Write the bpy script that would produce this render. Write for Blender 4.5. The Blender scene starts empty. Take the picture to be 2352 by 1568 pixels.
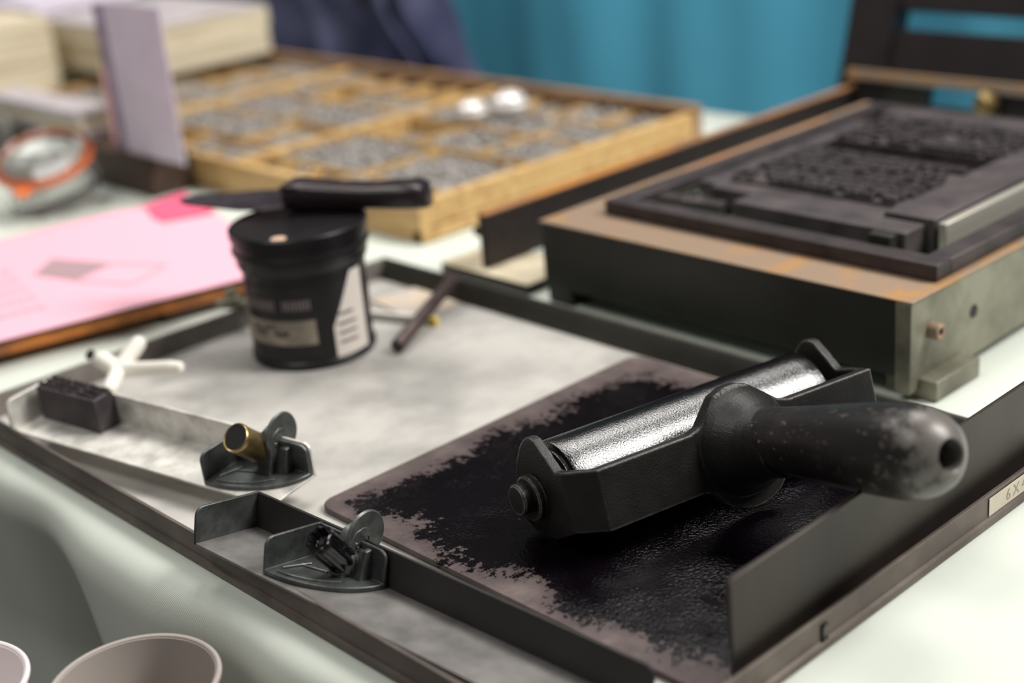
import bpy, bmesh, math, random
from mathutils import Vector, Matrix
random.seed(7)
S = bpy.context.scene
COL = S.collection
PI = math.pi
R = math.radians

# ------------------------------------------------------------------ materials
def ramp(nt, fac, p0, p1, c0=(0,0,0,1), c1=(1,1,1,1)):
    r = nt.nodes.new('ShaderNodeValToRGB')
    r.color_ramp.elements[0].position = p0; r.color_ramp.elements[1].position = p1
    r.color_ramp.elements[0].color = c0; r.color_ramp.elements[1].color = c1
    nt.links.new(fac, r.inputs[0]); return r.outputs[0]
def srgb(c):
    return tuple(((v/255)/12.92 if v/255 <= .04045 else ((v/255+.055)/1.055)**2.4) for v in c) + (1,)
def noise(nt, scale, detail=4, rough=.55, stretch=None, dist=0):
    tc = nt.nodes.new('ShaderNodeTexCoord'); n = nt.nodes.new('ShaderNodeTexNoise')
    n.inputs['Scale'].default_value = scale; n.inputs['Detail'].default_value = detail
    n.inputs['Roughness'].default_value = rough; n.inputs['Distortion'].default_value = dist
    if stretch:
        m = nt.nodes.new('ShaderNodeMapping'); m.inputs['Scale'].default_value = stretch
        nt.links.new(tc.outputs['Object'], m.inputs[0]); nt.links.new(m.outputs[0], n.inputs[0])
    else: nt.links.new(tc.outputs['Object'], n.inputs[0])
    return n.outputs[0]
def mixc(nt, fac, a, b):
    m = nt.nodes.new('ShaderNodeMix'); m.data_type = 'RGBA'
    for sock, v in ((m.inputs[0], fac), (m.inputs[6], a), (m.inputs[7], b)):
        if isinstance(v, (tuple, float, int)): sock.default_value = v
        else: nt.links.new(v, sock)
    return m.outputs[2]
def mixf(nt, fac, a, b):
    m = nt.nodes.new('ShaderNodeMix'); m.data_type = 'FLOAT'
    for sock, v in ((m.inputs[0], fac), (m.inputs[2], a), (m.inputs[3], b)):
        if isinstance(v, (float, int)): sock.default_value = v
        else: nt.links.new(v, sock)
    return m.outputs[0]
MATS = {}
def mat(name, c, rough=.5, metal=0, c2=None, ns=60, lo=.4, hi=.65, bump=0, bs=400, wear=None, wr=.0012, wt=(.03,.2),
        rough2=None, stretch=None, spec=.5, trans=0, alpha=None, sheen=0):
    m = bpy.data.materials.new(name); m.use_nodes = True; nt = m.node_tree
    b = nt.nodes['Principled BSDF']
    b.inputs['Roughness'].default_value = rough; b.inputs['Metallic'].default_value = metal
    b.inputs['Specular IOR Level'].default_value = spec
    b.inputs['Transmission Weight'].default_value = trans
    if name == 'rubber_roller': b.inputs['IOR'].default_value = 1.75
    if sheen: b.inputs['Sheen Weight'].default_value = sheen
    col = srgb(c)
    if c2 is not None:
        f = ramp(nt, noise(nt, ns, 6, .6, stretch), lo, hi)
        col = mixc(nt, f, col, srgb(c2))
        if rough2 is not None: nt.links.new(mixf(nt, f, rough, rough2), b.inputs['Roughness'])
    if wear is not None:
        bv = nt.nodes.new('ShaderNodeBevel'); bv.samples = 6; bv.inputs['Radius'].default_value = wr
        g = nt.nodes.new('ShaderNodeNewGeometry'); d = nt.nodes.new('ShaderNodeVectorMath'); d.operation = 'DOT_PRODUCT'
        nt.links.new(bv.outputs[0], d.inputs[0]); nt.links.new(g.outputs['Normal'], d.inputs[1])
        s = nt.nodes.new('ShaderNodeMath'); s.operation = 'SUBTRACT'; s.inputs[0].default_value = 1
        nt.links.new(d.outputs['Value'], s.inputs[1])
        n2 = nt.nodes.new('ShaderNodeMath'); n2.operation = 'MULTIPLY'
        nt.links.new(s.outputs[0], n2.inputs[0]); nt.links.new(ramp(nt, noise(nt, 350, 5, .7), .3, .6, (.15,.15,.15,1)), n2.inputs[1])
        col = mixc(nt, ramp(nt, n2.outputs[0], wt[0], wt[1]), col, srgb(wear))
    if isinstance(col, tuple): b.inputs['Base Color'].default_value = col
    else: nt.links.new(col, b.inputs['Base Color'])
    if bump:
        bp = nt.nodes.new('ShaderNodeBump'); bp.inputs['Strength'].default_value = bump; bp.inputs['Distance'].default_value = .0006
        nt.links.new(noise(nt, bs, 3, .6, stretch), bp.inputs['Height']); nt.links.new(bp.outputs[0], b.inputs['Normal'])
    MATS[name] = m; return m

mat('tray_floor_metal', (196,193,187), .48, .3, (140,138,134), 12, .42, .75, rough2=.4, bump=.04, bs=30)
mat('tray_rim_metal', (84,74,69), .48, .3, (112,102,95), 25, .4, .7, wear=(150,140,128), wr=.0008, wt=(.02,.15), bump=.1, bs=200)
mat('stick_dark', (62,60,59), .42, .6, (58,56,55), 30, .35, .7, wear=(170,168,160), wr=.0008, wt=(.02,.2), bump=.05, bs=200)
mat('stick_floor', (136,133,130), .46, .45, (98,96,95), 40, .35, .7, wear=(170,168,160), wr=.0008, wt=(.02,.2), bump=.05, bs=200)
mat('stick_bright', (226,223,216), .42, .3, (160,156,150), 50, .4, .7, wear=(235,230,222), wr=.0008, wt=(.02,.2))
mat('cast_zinc', (104,108,106), .42, .7, (72,75,74), 90, .35, .65, wear=(190,190,180), wr=.0007, wt=(.02,.2), bump=.15, bs=500)
mat('knob_black', (14,12,13), .12, 0, bump=.05)
mat('brass', (168,146,98), .35, .85, (120,100,66), 120, .4, .7)
mat('black_hole', (8,7,8), .6)
mat('cast_iron', (34,32,31), .42, .25, (20,19,19), 60, .35, .65, wear=(160,152,142), wr=.0022, wt=(.015,.14), bump=.4, bs=900, spec=.5)
mat('handle_black', (30,27,27), .38, .1, (52,47,46), 40, .5, .75, bump=.15, bs=500, spec=.45)
mat('rubber_roller', (9,6,8), .13, 0, bump=.40, bs=1100, spec=.8)
mat('plate_steel', (60,53,48), .42, .5, (48,42,40), 18, .35, .7, wear=(170,160,150), wr=.0008, wt=(.02,.15), bump=.08, bs=120, stretch=(1,1,.25))
mat('chrome', (225,225,222), .15, 1)
mat('wood_light', (206,172,116), .5, 0, (176,136,82), 12, .4, .65, stretch=(1,8,8))
mat('wood_mid', (164,124,74), .5, 0, (122,86,50), 12, .4, .65, stretch=(8,1,8))
mat('wood_rim', (150,118,86), .5, 0, (110,84,62), 20, .4, .65)
mat('wood_dark', (66,44,30), .6, 0, (44,29,21), 12, .4, .65, stretch=(1,8,8))
mat('wood_orange', (196,116,44), .45, 0, (140,84,44), 9, .35, .6, stretch=(4,1,4))
mat('lead_type', (184,178,172), .45, .3, (134,131,130), 150, .35, .7)
mat('pink_paper', (236,178,194), .75)
mat('pink_shade', (226,92,126), .75)  # deeper pink for the shaded valley of the curling sheet
mat('print_grey', (168,140,146), .8)
mat('print_soft', (222,170,182), .8)
mat('black_board', (20,20,20), .6)
mat('lavender', (214,206,220), .8, 0, (204,194,210), 40, .4, .7)
mat('lavender_dark', (130,112,138), .85, 0, (160,140,165), 120, .4, .6)
mat('cream_paper', (224,212,186), .8, 0, (184,170,142), 220, .45, .6, stretch=(.05,.05,3))
mat('grey_paper', (186,178,180), .8, 0, (168,160,162), 30)
mat('pink_beige', (206,160,150), .8)
mat('rubber_orange', (235,112,30), .4)
mat('curtain_teal', (84,172,202), .8, 0, (78,164,194), 3, .4, .7)
mat('denim', (50,54,84), .9, 0, (96,98,128), 9, .45, .75, bump=.3, bs=60)
mat('brown_dark', (34,18,16), .7)
mat('chair_dark', (30,27,28), .7)
mat('floor_dark', (70,66,64), .8)
mat('paper_cup', (158,150,144), .6)
mat('cup_white', (222,214,214), .6)
mat('rusty_steel', (146,124,104), .5, .2, (176,128,70), 28, .52, .7, bump=.2, bs=200)
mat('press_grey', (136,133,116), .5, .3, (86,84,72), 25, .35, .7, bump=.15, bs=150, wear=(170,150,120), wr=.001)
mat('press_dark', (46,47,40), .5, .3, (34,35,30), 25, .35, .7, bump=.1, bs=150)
mat('press_black', (38,33,34), .45, .2, (26,22,25), 30, .35, .7, bump=.2, bs=200)
mat('rail_steel', (52,44,41), .5, .4, (40,34,33), 30, .35, .7)
mat('rail_rust', (150,112,86), .5, .2, (196,132,66), 9, .4, .6)
mat('chase_black', (70,62,63), .5, .4, (42,38,41), 50, .35, .7, wear=(120,112,112), wr=.001, bump=.1)
mat('ink_type', (72,64,65), .3, .2, (40,36,38), 200, .35, .7, bump=.5, bs=500)
mat('ink_block', (84,76,77), .5, .2, (54,49,52), 40, .35, .7, bump=.15, bs=150)
mat('copper_strip', (206,138,96), .5, .1, (214,160,104), 10, .4, .6)
mat('mint_plate', (176,196,176), .5, 0, (160,182,160), 20)
mat('steel_light', (178,174,164), .4, .5)
mat('can_black', (17,15,18), .34, 0, (24,22,24), 20, spec=.3)
mat('label_beige', (142,132,116), .6, 0, (112,104,94), 60, .4, .6)
mat('label_white', (206,198,190), .6)
mat('label_grey', (108,98,98), .6)
mat('label_dark', (40,36,38), .6)
mat('price_dot', (206,170,150), .6)
mat('dark_wood_handle', (36,24,27), .34, 0, (24,15,19), 20, .4, .7)
mat('blade_inked', (82,72,80), .3, .6, (50,44,50), 60, .4, .65, bump=.3, bs=200)
mat('rim_shaded', (56,54,47), .5, .3, (44,43,38), 25, .4, .7, wear=(150,140,120), wr=.0008, wt=(.02,.15))  # rim metal with the far side's shade put into the colour
mat('rim_lit', (128,122,116), .45, .4, (96,90,85), 25, .4, .7, wear=(190,184,176), wr=.0008, wt=(.02,.15))  # rim metal paled to paint in the lamp reflection on the left side
mat('rod_dark', (84,70,68), .4, .5, (60,50,48), 60)
mat('sticker_paper', (196,186,170), .5, 0, (180,170,152), 40)
mat('pencil', (150,140,126), .7)
mat('yellow', (216,186,90), .5)
mat('beige_card', (200,182,160), .7, 0, (180,172,166), 30)
mat('white_plastic', (226,222,212), .4)
mat('silver_foil', (225,222,220), .3, .3)

# white cotton twill of the table
def cloth_mat():
    m = bpy.data.materials.new('white_twill'); m.use_nodes = True; nt = m.node_tree; b = nt.nodes['Principled BSDF']
    b.inputs['Roughness'].default_value = .85
    tc = nt.nodes.new('ShaderNodeTexCoord'); mp = nt.nodes.new('ShaderNodeMapping')
    mp.inputs['Rotation'].default_value = (0, 0, R(38))
    nt.links.new(tc.outputs['Object'], mp.inputs[0])
    w = nt.nodes.new('ShaderNodeTexWave'); w.inputs['Scale'].default_value = 330; w.inputs['Distortion'].default_value = .4
    nt.links.new(mp.outputs[0], w.inputs[0])
    bp = nt.nodes.new('ShaderNodeBump'); bp.inputs['Strength'].default_value = .35; bp.inputs['Distance'].default_value = .0004
    nt.links.new(w.outputs[1], bp.inputs['Height']); nt.links.new(bp.outputs[0], b.inputs['Normal'])
    c = mixc(nt, w.outputs[1], srgb((200,207,196)), srgb((214,220,210)))
    nt.links.new(c, b.inputs['Base Color']); MATS['white_twill'] = m
cloth_mat()

# ink slab: lilac-grey steel with a wet black ink field (a stain with its own shape)
def slab_mat():
    m = bpy.data.materials.new('inked_slab'); m.use_nodes = True; nt = m.node_tree; b = nt.nodes['Principled BSDF']
    tc = nt.nodes.new('ShaderNodeTexCoord'); sp = nt.nodes.new('ShaderNodeSeparateXYZ'); nt.links.new(tc.outputs['Object'], sp.inputs[0])
    def M(op, a, b_=None, clamp=False):
        n = nt.nodes.new('ShaderNodeMath'); n.operation = op; n.use_clamp = clamp
        for i, v in enumerate((a, b_)):
            if v is None: continue
            if isinstance(v, (int, float)): n.inputs[i].default_value = v
            else: nt.links.new(v, n.inputs[i])
        return n.outputs[0]
    # object origin = slab centre (half size .128)
    dx = M('SUBTRACT', M('ABSOLUTE', M('ADD', sp.outputs[0], -.009)), .122)
    dy = M('SUBTRACT', M('ABSOLUTE', M('ADD', sp.outputs[1], .004)), .101)
    d = M('MAXIMUM', dx, dy)
    big = M('MULTIPLY', M('SUBTRACT', noise(nt, 16, 6, .65), .5), .11)
    fine = M('MULTIPLY', M('SUBTRACT', noise(nt, 260, 4, .7), .5), .06)
    e = M('ADD', M('ADD', d, big), fine)
    ink = ramp(nt, e, .004, .008, (1,1,1,1), (0,0,0,1))
    half = ramp(nt, M('ADD', d, M('MULTIPLY', big, 1.2)), -.01, .05, (1,1,1,1), (0,0,0,1))
    base = mixc(nt, ramp(nt, noise(nt, 45, 8, .7), .35, .7), srgb((122,108,104)), srgb((78,66,66)))
    base = mixc(nt, M('MULTIPLY', half, .8), base, srgb((56,45,47)))
    col = mixc(nt, ink, base, srgb((8,5,9)))
    nt.links.new(col, b.inputs['Base Color'])
    nt.links.new(mixf(nt, ink, .5, .10), b.inputs['Roughness']); nt.links.new(mixf(nt, ink, .5, .2), b.inputs['Specular IOR Level'])
    nt.links.new(mixf(nt, ink, .3, 0.), b.inputs['Metallic'])
    bp = nt.nodes.new('ShaderNodeBump'); bp.inputs['Distance'].default_value = .0012
    nt.links.new(mixf(nt, ink, .2, .42), bp.inputs['Strength'])
    v = nt.nodes.new('ShaderNodeTexVoronoi'); v.inputs['Scale'].default_value = 520; nt.links.new(tc.outputs['Object'], v.inputs[0])
    h = M('MULTIPLY', M('ADD', M('MULTIPLY', noise(nt, 800, 3, .6), .7), M('MULTIPLY', v.outputs[0], .35)), ramp(nt, noise(nt, 22, 3, .6), .38, .62, (.4,.4,.4,1)))
    nt.links.new(h, bp.inputs['Height']); nt.links.new(bp.outputs[0], b.inputs['Normal'])
    MATS['inked_slab'] = m
slab_mat()
def glass_mat():
    m = bpy.data.materials.new('clear_glass'); m.use_nodes = True; b = m.node_tree.nodes['Principled BSDF']
    b.inputs['Transmission Weight'].default_value = 1; b.inputs['Roughness'].default_value = .02
    b.inputs['Base Color'].default_value = (1,1,1,1); MATS['clear_glass'] = m
glass_mat()

# ------------------------------------------------------------------ mesh builder
class MB:
    def __init__(s): s.bm = bmesh.new()
    def box(s, x0, x1, y0, y1, z0, z1, M=None):
        pp = [Vector(p) for p in ((x0,y0,z0),(x1,y0,z0),(x1,y1,z0),(x0,y1,z0),(x0,y0,z1),(x1,y0,z1),(x1,y1,z1),(x0,y1,z1))]
        if M: pp = [M @ p for p in pp]
        vs = [s.bm.verts.new(p) for p in pp]
        for f in ((0,3,2,1),(4,5,6,7),(0,1,5,4),(1,2,6,5),(2,3,7,6),(3,0,4,7)): s.bm.faces.new([vs[i] for i in f])
        return s
    def prism(s, pts, h0, h1, axis='z', M=None):
        """closed 2-D outline extruded along axis: z->(x,y), y->(x,z), x->(y,z)"""
        def P(a, b, h): return {'z': (a,b,h), 'y': (a,h,b), 'x': (h,a,b)}[axis]
        lo = [s.bm.verts.new(P(a,b,h0)) for a,b in pts]; hi = [s.bm.verts.new(P(a,b,h1)) for a,b in pts]
        n = len(pts); s.bm.faces.new(lo[::-1]); s.bm.faces.new(hi)
        for i in range(n): s.bm.faces.new((lo[i], lo[(i+1)%n], hi[(i+1)%n], hi[i]))
        if M: bmesh.ops.transform(s.bm, matrix=M, verts=lo+hi)
        return s
    def lathe(s, prof, n=48, M=None, lobes=0, amp=0):
        """profile of (radius, height) turned round z"""
        rings = []
        for r, h in prof:
            if r < 1e-6: rings.append([s.bm.verts.new((0,0,h))])
            else:
                ring = []
                for i in range(n):
                    a = 2*PI*i/n; rr = r*(1+amp*math.cos(lobes*a)) if lobes else r
                    ring.append(s.bm.verts.new((rr*math.cos(a), rr*math.sin(a), h)))
                rings.append(ring)
        for A, B in zip(rings, rings[1:]):
            for i in range(n):
                j = (i+1) % n
                if len(A) == 1 and len(B) == 1: continue
                if len(A) == 1: s.bm.faces.new((A[0], B[j], B[i]))
                elif len(B) == 1: s.bm.faces.new((A[i], A[j], B[0]))
                else: s.bm.faces.new((A[i], A[j], B[j], B[i]))
        if M:
            bmesh.ops.transform(s.bm, matrix=M, verts=[v for r_ in rings for v in r_])
        return s
    def tube(s, path, r, n=12, M=None):
        path = [Vector(p) for p in path]; rs = r if isinstance(r, (list, tuple)) else [r]*len(path); rings = []
        for i, p in enumerate(path):
            t = (path[min(i+1, len(path)-1)] - path[max(i-1, 0)]).normalized()
            up = Vector((0,0,1)) if abs(t.z) < .9 else Vector((1,0,0))
            a = t.cross(up).normalized(); b = t.cross(a)
            rings.append([s.bm.verts.new(p + (a*math.cos(2*PI*k/n) + b*math.sin(2*PI*k/n))*rs[i]) for k in range(n)])
        for A, B in zip(rings, rings[1:]):
            for k in range(n): s.bm.faces.new((A[k], A[(k+1)%n], B[(k+1)%n], B[k]))
        s.bm.faces.new(rings[0][::-1]); s.bm.faces.new(rings[-1])
        if M: bmesh.ops.transform(s.bm, matrix=M, verts=[v for r_ in rings for v in r_])
        return s
    def grid(s, fn, nu, nv):
        vs = [[s.bm.verts.new(fn(i/nu, j/nv)) for j in range(nv+1)] for i in range(nu+1)]
        for i in range(nu):
            for j in range(nv): s.bm.faces.new((vs[i][j], vs[i+1][j], vs[i+1][j+1], vs[i][j+1]))
        return s
    def build(s, name, m, parent=None, bevel=0, smooth=True, segs=2, M=None):
        bmesh.ops.recalc_face_normals(s.bm, faces=s.bm.faces)
        me = bpy.data.meshes.new(name); s.bm.to_mesh(me); s.bm.free()
        me.materials.append(MATS[m]); o = bpy.data.objects.new(name, me); COL.objects.link(o)
        if smooth: me.shade_smooth(); 
        if smooth and hasattr(me, 'set_sharp_from_angle'): me.set_sharp_from_angle(angle=R(38))
        if bevel:
            b = o.modifiers.new('bevel', 'BEVEL'); b.width = bevel; b.segments = segs; b.limit_method = 'ANGLE'; b.angle_limit = R(40)
            b.harden_normals = False
        if parent: o.parent = parent
        if M: o.matrix_local = M
        return o
def T(x=0, y=0, z=0): return Matrix.Translation((x,y,z))
def RX(a): return Matrix.Rotation(a, 4, 'X')
def RY(a): return Matrix.Rotation(a, 4, 'Y')
def RZ(a): return Matrix.Rotation(a, 4, 'Z')
def tag(o, label, cat, group=None, kind=None):
    o['label'] = label; o['category'] = cat
    if group: o['group'] = group
    if kind: o['kind'] = kind
    return o
def thing(name, label, cat, M=None, group=None):
    o = bpy.data.objects.new(name, None); COL.objects.link(o); o.empty_display_size = .01
    if M: o.matrix_world = M
    return tag(o, label, cat, group)
def arc(cx, cy, r, a0, a1, n=6):
    return [(cx+r*math.cos(R(a0+(a1-a0)*i/n)), cy+r*math.sin(R(a0+(a1-a0)*i/n))) for i in range(n+1)]

# ------------------------------------------------------------------ setting
f = MB().box(-6, 3, -2.5, 5, -.76, -.75).build('floor', 'floor_dark'); f['kind'] = 'structure'
w = MB().box(-6, 3, 3.6, 3.65, -.75, 2.2).build('wall_back', 'chair_dark'); w['kind'] = 'structure'
def cur(u, v):
    x = -4.6 + 6.2*u; z = -.72 + 1.0*v
    d = .05*math.sin(x*5.5+v*.8) + .022*math.sin(x*13+1.3-v) + .006*math.sin(x*31+.4+v*.6)
    return (x, 1.72+d, z)
c = MB().grid(cur, 620, 8).build('backdrop_curtain', 'curtain_teal')
tag(c, 'teal blue curtain hanging in soft folds behind the table', 'curtain')
so = c.modifiers.new('thick', 'SOLIDIFY'); so.thickness = .003

# ------------------------------------------------------------------ table with cloth
EY = -.178; ER = .024
def clo(u, v):
    x = -1.75 + 2.75*u
    # v: 0 at the back edge of the top, then round the near edge and down
    L1 = .72-EY; L2 = ER*PI/2; L3 = .55; s = v*(L1+L2+L3)
    # denser sampling near the edge comes from the non-uniform list used below
    if s < L1:
        y = .72 - s; z = 0.0
        z += -.0005
    elif s < L1+L2:
        a = (s-L1)/ER; y = EY - ER*math.sin(a); z = -.0005 - ER*(1-math.cos(a))
    else:
        d = s-L1-L2; y = EY-ER; z = -.0005-ER-d
    d = max(0, s-L1)
    k = min(1, d/.16)
    wv = .030*(1-math.cos(x*21+.8))*.5 + .022*(1-math.cos(x*37+2+d*2))*.5 + .010*(1-math.cos(x*66+d*4))*.5
    y += k*wv*1.0
    return (x, y, z)
def cloth_mesh():
    m = MB(); L = (.72-EY)+ER*PI/2+.55
    vs = [0, .2, .4, .6, .72, .8, .86] + [.87+.03*i for i in range(0, 2)] + [.90+.006*i for i in range(0, 24)] + [1.05+.02*i for i in range(0, 20)]
    vs = sorted(set([min(v, L)/L for v in vs] + [1.0])); nu = 340
    g = [[m.bm.verts.new(clo(i/nu, v)) for v in vs] for i in range(nu+1)]
    for i in range(nu):
        for j in range(len(vs)-1): m.bm.faces.new((g[i][j], g[i+1][j], g[i+1][j+1], g[i][j+1]))
    return m
c = cloth_mesh().build('tablecloth', 'white_twill')
tag(c, 'white twill cloth covering the table and hanging in folds over its near edge', 'tablecloth')
so = c.modifiers.new('thick', 'SOLIDIFY'); so.thickness = .0006; so.offset = 1
tb = thing('folding_table', 'long table hidden under the white cloth', 'table', T(-.4, .3, -.75))
MB().box(-1.3, 1.3, -.465, .41, .72, .7485).build('tabletop', 'wood_mid', tb)
for sx in (-1.2, 1.2):
    for sy in (-.40, .36): MB().box(sx-.02, sx+.02, sy-.02, sy+.02, 0, .72).build('leg', 'chair_dark', tb)

# ------------------------------------------------------------------ galley tray
RH = .0165
tray = thing('galley_tray', 'large shallow steel galley tray with dark rims on the white cloth, holding the roller', 'tray', T(0,0,0))
MB().box(-.275, .276, -.169, .165, .0002, .0012).build('tray_floor', 'tray_floor_metal', tray)
def rim(path_axis, a0, a1, outer, sgn, top=0.0022, name='rim', slope=0, mm='tray_rim_metal'):
    # cross-section (distance inward from the outer face, z)
    prof = [(-.0016,.0002),(.003+slope,.0002),(.003+slope,.0014),(top+.0004+slope*.1,RH-.001),(top,RH),(.0002,RH),(0,.0046),(-.0016,.0040)]
    pts = [(outer + sgn*d, z) for d, z in prof]
    if path_axis == 'x': return MB().prism(pts, a0, a1, 'x').build(name, mm, tray, bevel=.0003)
    pts = [(outer + sgn*d, z) for d, z in prof]
    return MB().prism(pts, a0, a1, 'y').build(name, mm, tray, bevel=.0003)
rim('x', -.2765, .2785, -.1705, 1)
rim('x', -.2765, .2785, .1705, -1, slope=.006, mm='rim_shaded')
rim('y', -.1705, .1705, .2785, -1)
rim('y', -.1705, .1705, -.2765, 1, mm='rim_lit')
# paper label "6 X 4" on the right rim
lab = MB().box(.2787, .2791, .0985, .150, .0052, .0148).build('paper_label', 'sticker_paper', tray, bevel=.0001)
lab['label'] = 'small cream paper label with pencilled 6 X 4'
def text_mesh(s, size, name, m, parent, M, ext=.00005):
    cu = bpy.data.curves.new('tmp', 'FONT'); cu.body = s; cu.size = size; cu.extrude = ext; cu.align_x = 'CENTER'; cu.align_y = 'CENTER'
    t = bpy.data.objects.new('tmp', cu); COL.objects.link(t)
    bpy.context.view_layer.update()
    me = bpy.data.meshes.new_from_object(t.evaluated_get(bpy.context.evaluated_depsgraph_get()))
    bpy.data.objects.remove(t); me.name = name; me.materials.clear(); me.materials.append(MATS[m])
    o = bpy.data.objects.new(name, me); COL.objects.link(o); o.parent = parent; o.matrix_local = M; return o
text_mesh('6 X 4', .0085, 'lettering', 'pencil', lab, T(.2792, .124, .0098) @ Matrix(((0,0,1,0),(1,0,0,0),(0,1,0,0),(0,0,0,1))))
cl = MB().box(.2785,.2795,-.0385,-.0375,.0045,.0125).box(.2785,.2795,-.0385,-.0345,.0115,.0125).box(.2785,.2795,-.0385,-.0345,.0045,.0055).build('rim_clip', 'press_black', tray)

# ------------------------------------------------------------------ ink slab
def rr(x0, x1, y0, y1, r):
    return arc(x1-r, y0+r, r, -90, 0) + arc(x1-r, y1-r, r, 0, 90) + arc(x0+r, y1-r, r, 90, 180) + arc(x0+r, y0+r, r, 180, 270)
sl = MB().prism(rr(-.1375, .1375, -.127, .127, .010), 0, .0034).build('ink_slab', 'inked_slab', bevel=.0006, M=T(.1355, .028, .0013))
tag(sl, 'square steel ink slab smeared with wet black ink in the tray, under the roller', 'ink slab')

# ------------------------------------------------------------------ brayer
yaw = 1.3751; tau = .2814; BR = .0280; zc = BR + .0048
u = Vector((math.cos(yaw), math.sin(yaw), 0)); w0 = Vector((math.sin(yaw), -math.cos(yaw), 0)); zz = Vector((0,0,1))
w = w0*math.cos(tau) + zz*math.sin(tau); q = -w0*math.sin(tau) + zz*math.cos(tau)
# local axes of the brayer: X = along the handle (w), Y = -axle... right handed: X=w, Y=?, Z=q ; Y = q x w
yv = q.cross(w)          # = u or -u
sgnu = 1 if yv.dot(u) > 0 else -1
BM = Matrix(((w.x,yv.x,q.x,.1513),(w.y,yv.y,q.y,.0403),(w.z,yv.z,q.z,zc),(0,0,0,1)))
br = thing('brayer', 'black ink roller with cast iron frame and fat black handle on the ink slab', 'ink roller', BM)
def Y(t): return sgnu*t
D = .0322; TL = .0894
# bar profile in (t, q)
RA, RQ, BR = -.0146, -.0010, .0248        # roller axis inside the frame
top = [(-.0862,.0133),(-.030,.0133),(-.024,.015),(-.012,.0275),(-.004,.0300),(.003,.0300),(.009,.0282),(.026,.0155),(.033,.0133),(.0895,.0133)]
bot = [(.0895,-.0172),(.030,-.0172),(.024,-.0200)] + [(.002+.026*math.cos(R(a)), -.008+.0255*math.sin(R(a))) for a in (-35,-55,-75,-95,-115,-135)] + [(-.024,-.0185),(-.030,-.0172),(-.0862,-.0172)]
prof = [(Y(t), q_) for t, q_ in top + bot]
m = MB()
m.prism(prof, D-.0068, D, 'x')
for pts in ([(D,-.0858),(D-.0068,-.0850),(.0150,-.0895),(.0120,-.0955),(.0150,-.0957)], [(D,.0897),(D-.0068,.0872),(.0130,.0862),(.0120,.0915),(.0160,.0917)]):
    m.prism([(a, Y(t)) for a, t in pts], -.0172, .0133, 'z')
for t0, t1 in ((-.0957,-.0902),(.0862,.0917)):
    a = [(.0150,.0133),(.0085,.0130),(.002,.0205),(-.0050,.0280),(-.0085,.0292),(-.0130,.0290),(-.0190,.0250),(-.0265,.0160),(-.0320,.0040),(-.0335,-.0050),(-.0310,-.0140),(-.0225,-.0200),(-.004,-.0225),(.0150,-.0172)]
    t0, t1 = sorted((Y(t0), Y(t1)))
    m.prism(a, t0, t1, 'y')
# boss flowing from the bar into the handle
dome = [(.0,-.006),(.0268,-.005),(.0272,.0),(.0266,.004),(.0250,.008),(.0225,.0122),(.0196,.0165),(.0178,.0215),(.0166,.0275),(.0158,.034),(.0,.035)]
m.lathe(dome, 48, T(D-.002, 0, .001) @ RY(PI/2))
fo = m.build('frame', 'cast_iron', br)
rm = fo.modifiers.new('remesh', 'REMESH'); rm.mode = 'VOXEL'; rm.voxel_size = .0008; rm.use_smooth_shade = True
sm = fo.modifiers.new('smooth', 'SMOOTH'); sm.factor = .5; sm.iterations = 1
# roller
L0, L1 = -.0840, .0805
pr = [(0,L0-.002),(BR*.80,L0-.002),(BR*.86,L0-.0012),(BR*.86,L0),(BR-.0015,L0+.0002),(BR-.0004,L0+.0008),(BR,L0+.0020)] + [(BR, L0+.002+(L1-L0-.004)*i/20) for i in range(1,20)] + [(BR,L1-.0020),(BR-.0004,L1-.0008),(BR-.0015,L1-.0002),(BR*.86,L1),(BR*.86,L1+.0012),(BR*.8,L1+.002),(0,L1+.002)]
MB().lathe([(r_, sgnu*h) for r_, h in pr], 96, T(RA, 0, RQ) @ RX(-PI/2)).build('roller', 'rubber_roller', br)
for s_, te in ((-1, -.0955), (1, .0915)):
    MM = T(RA, Y(te), RQ) @ RX(-PI/2*s_*sgnu)
    ax = MB().lathe([(0,0),(.0110,0),(.0116,.0006),(.0116,.0040),(.0108,.0048),(0,.0048)], 40, MM @ T(0,0,0)).build('washer', 'cast_iron', br)
    MB().lathe([(0,.0046),(.0076,.0046),(.0080,.0052),(.0080,.0105),(.0072,.0115),(0,.0115)], 40, MM @ T(.001,.0015*sgnu,0)).build('bolt_head', 'cast_iron', ax)
# axle
MB().tube([(RA,-.089,RQ),(RA,.089,RQ)], .005, 16).build('axle', 'cast_iron', br)
# handle with a hanging hole in its end
hp = [(.0,.034),(.0150,.034),(.0154,.040),(.0158,.046),(.0162,.054),(.0172,.068),(.0184,.082),(.0195,.096),(.0204,.110),(.0209,.122),(.0208,.130),(.0199,.137),(.0182,.1425),(.0155,.1472),(.0120,.1505),(.0086,.1525),(.0074,.1530),(.0068,.1524),(.0066,.148),(.0062,.128),(0,.127)]
ho = MB().lathe([(r, h) for r, h in hp], 64, T(D-.016, 0, .0035) @ RY(PI/2)).build('handle', 'handle_black', br)

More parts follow.
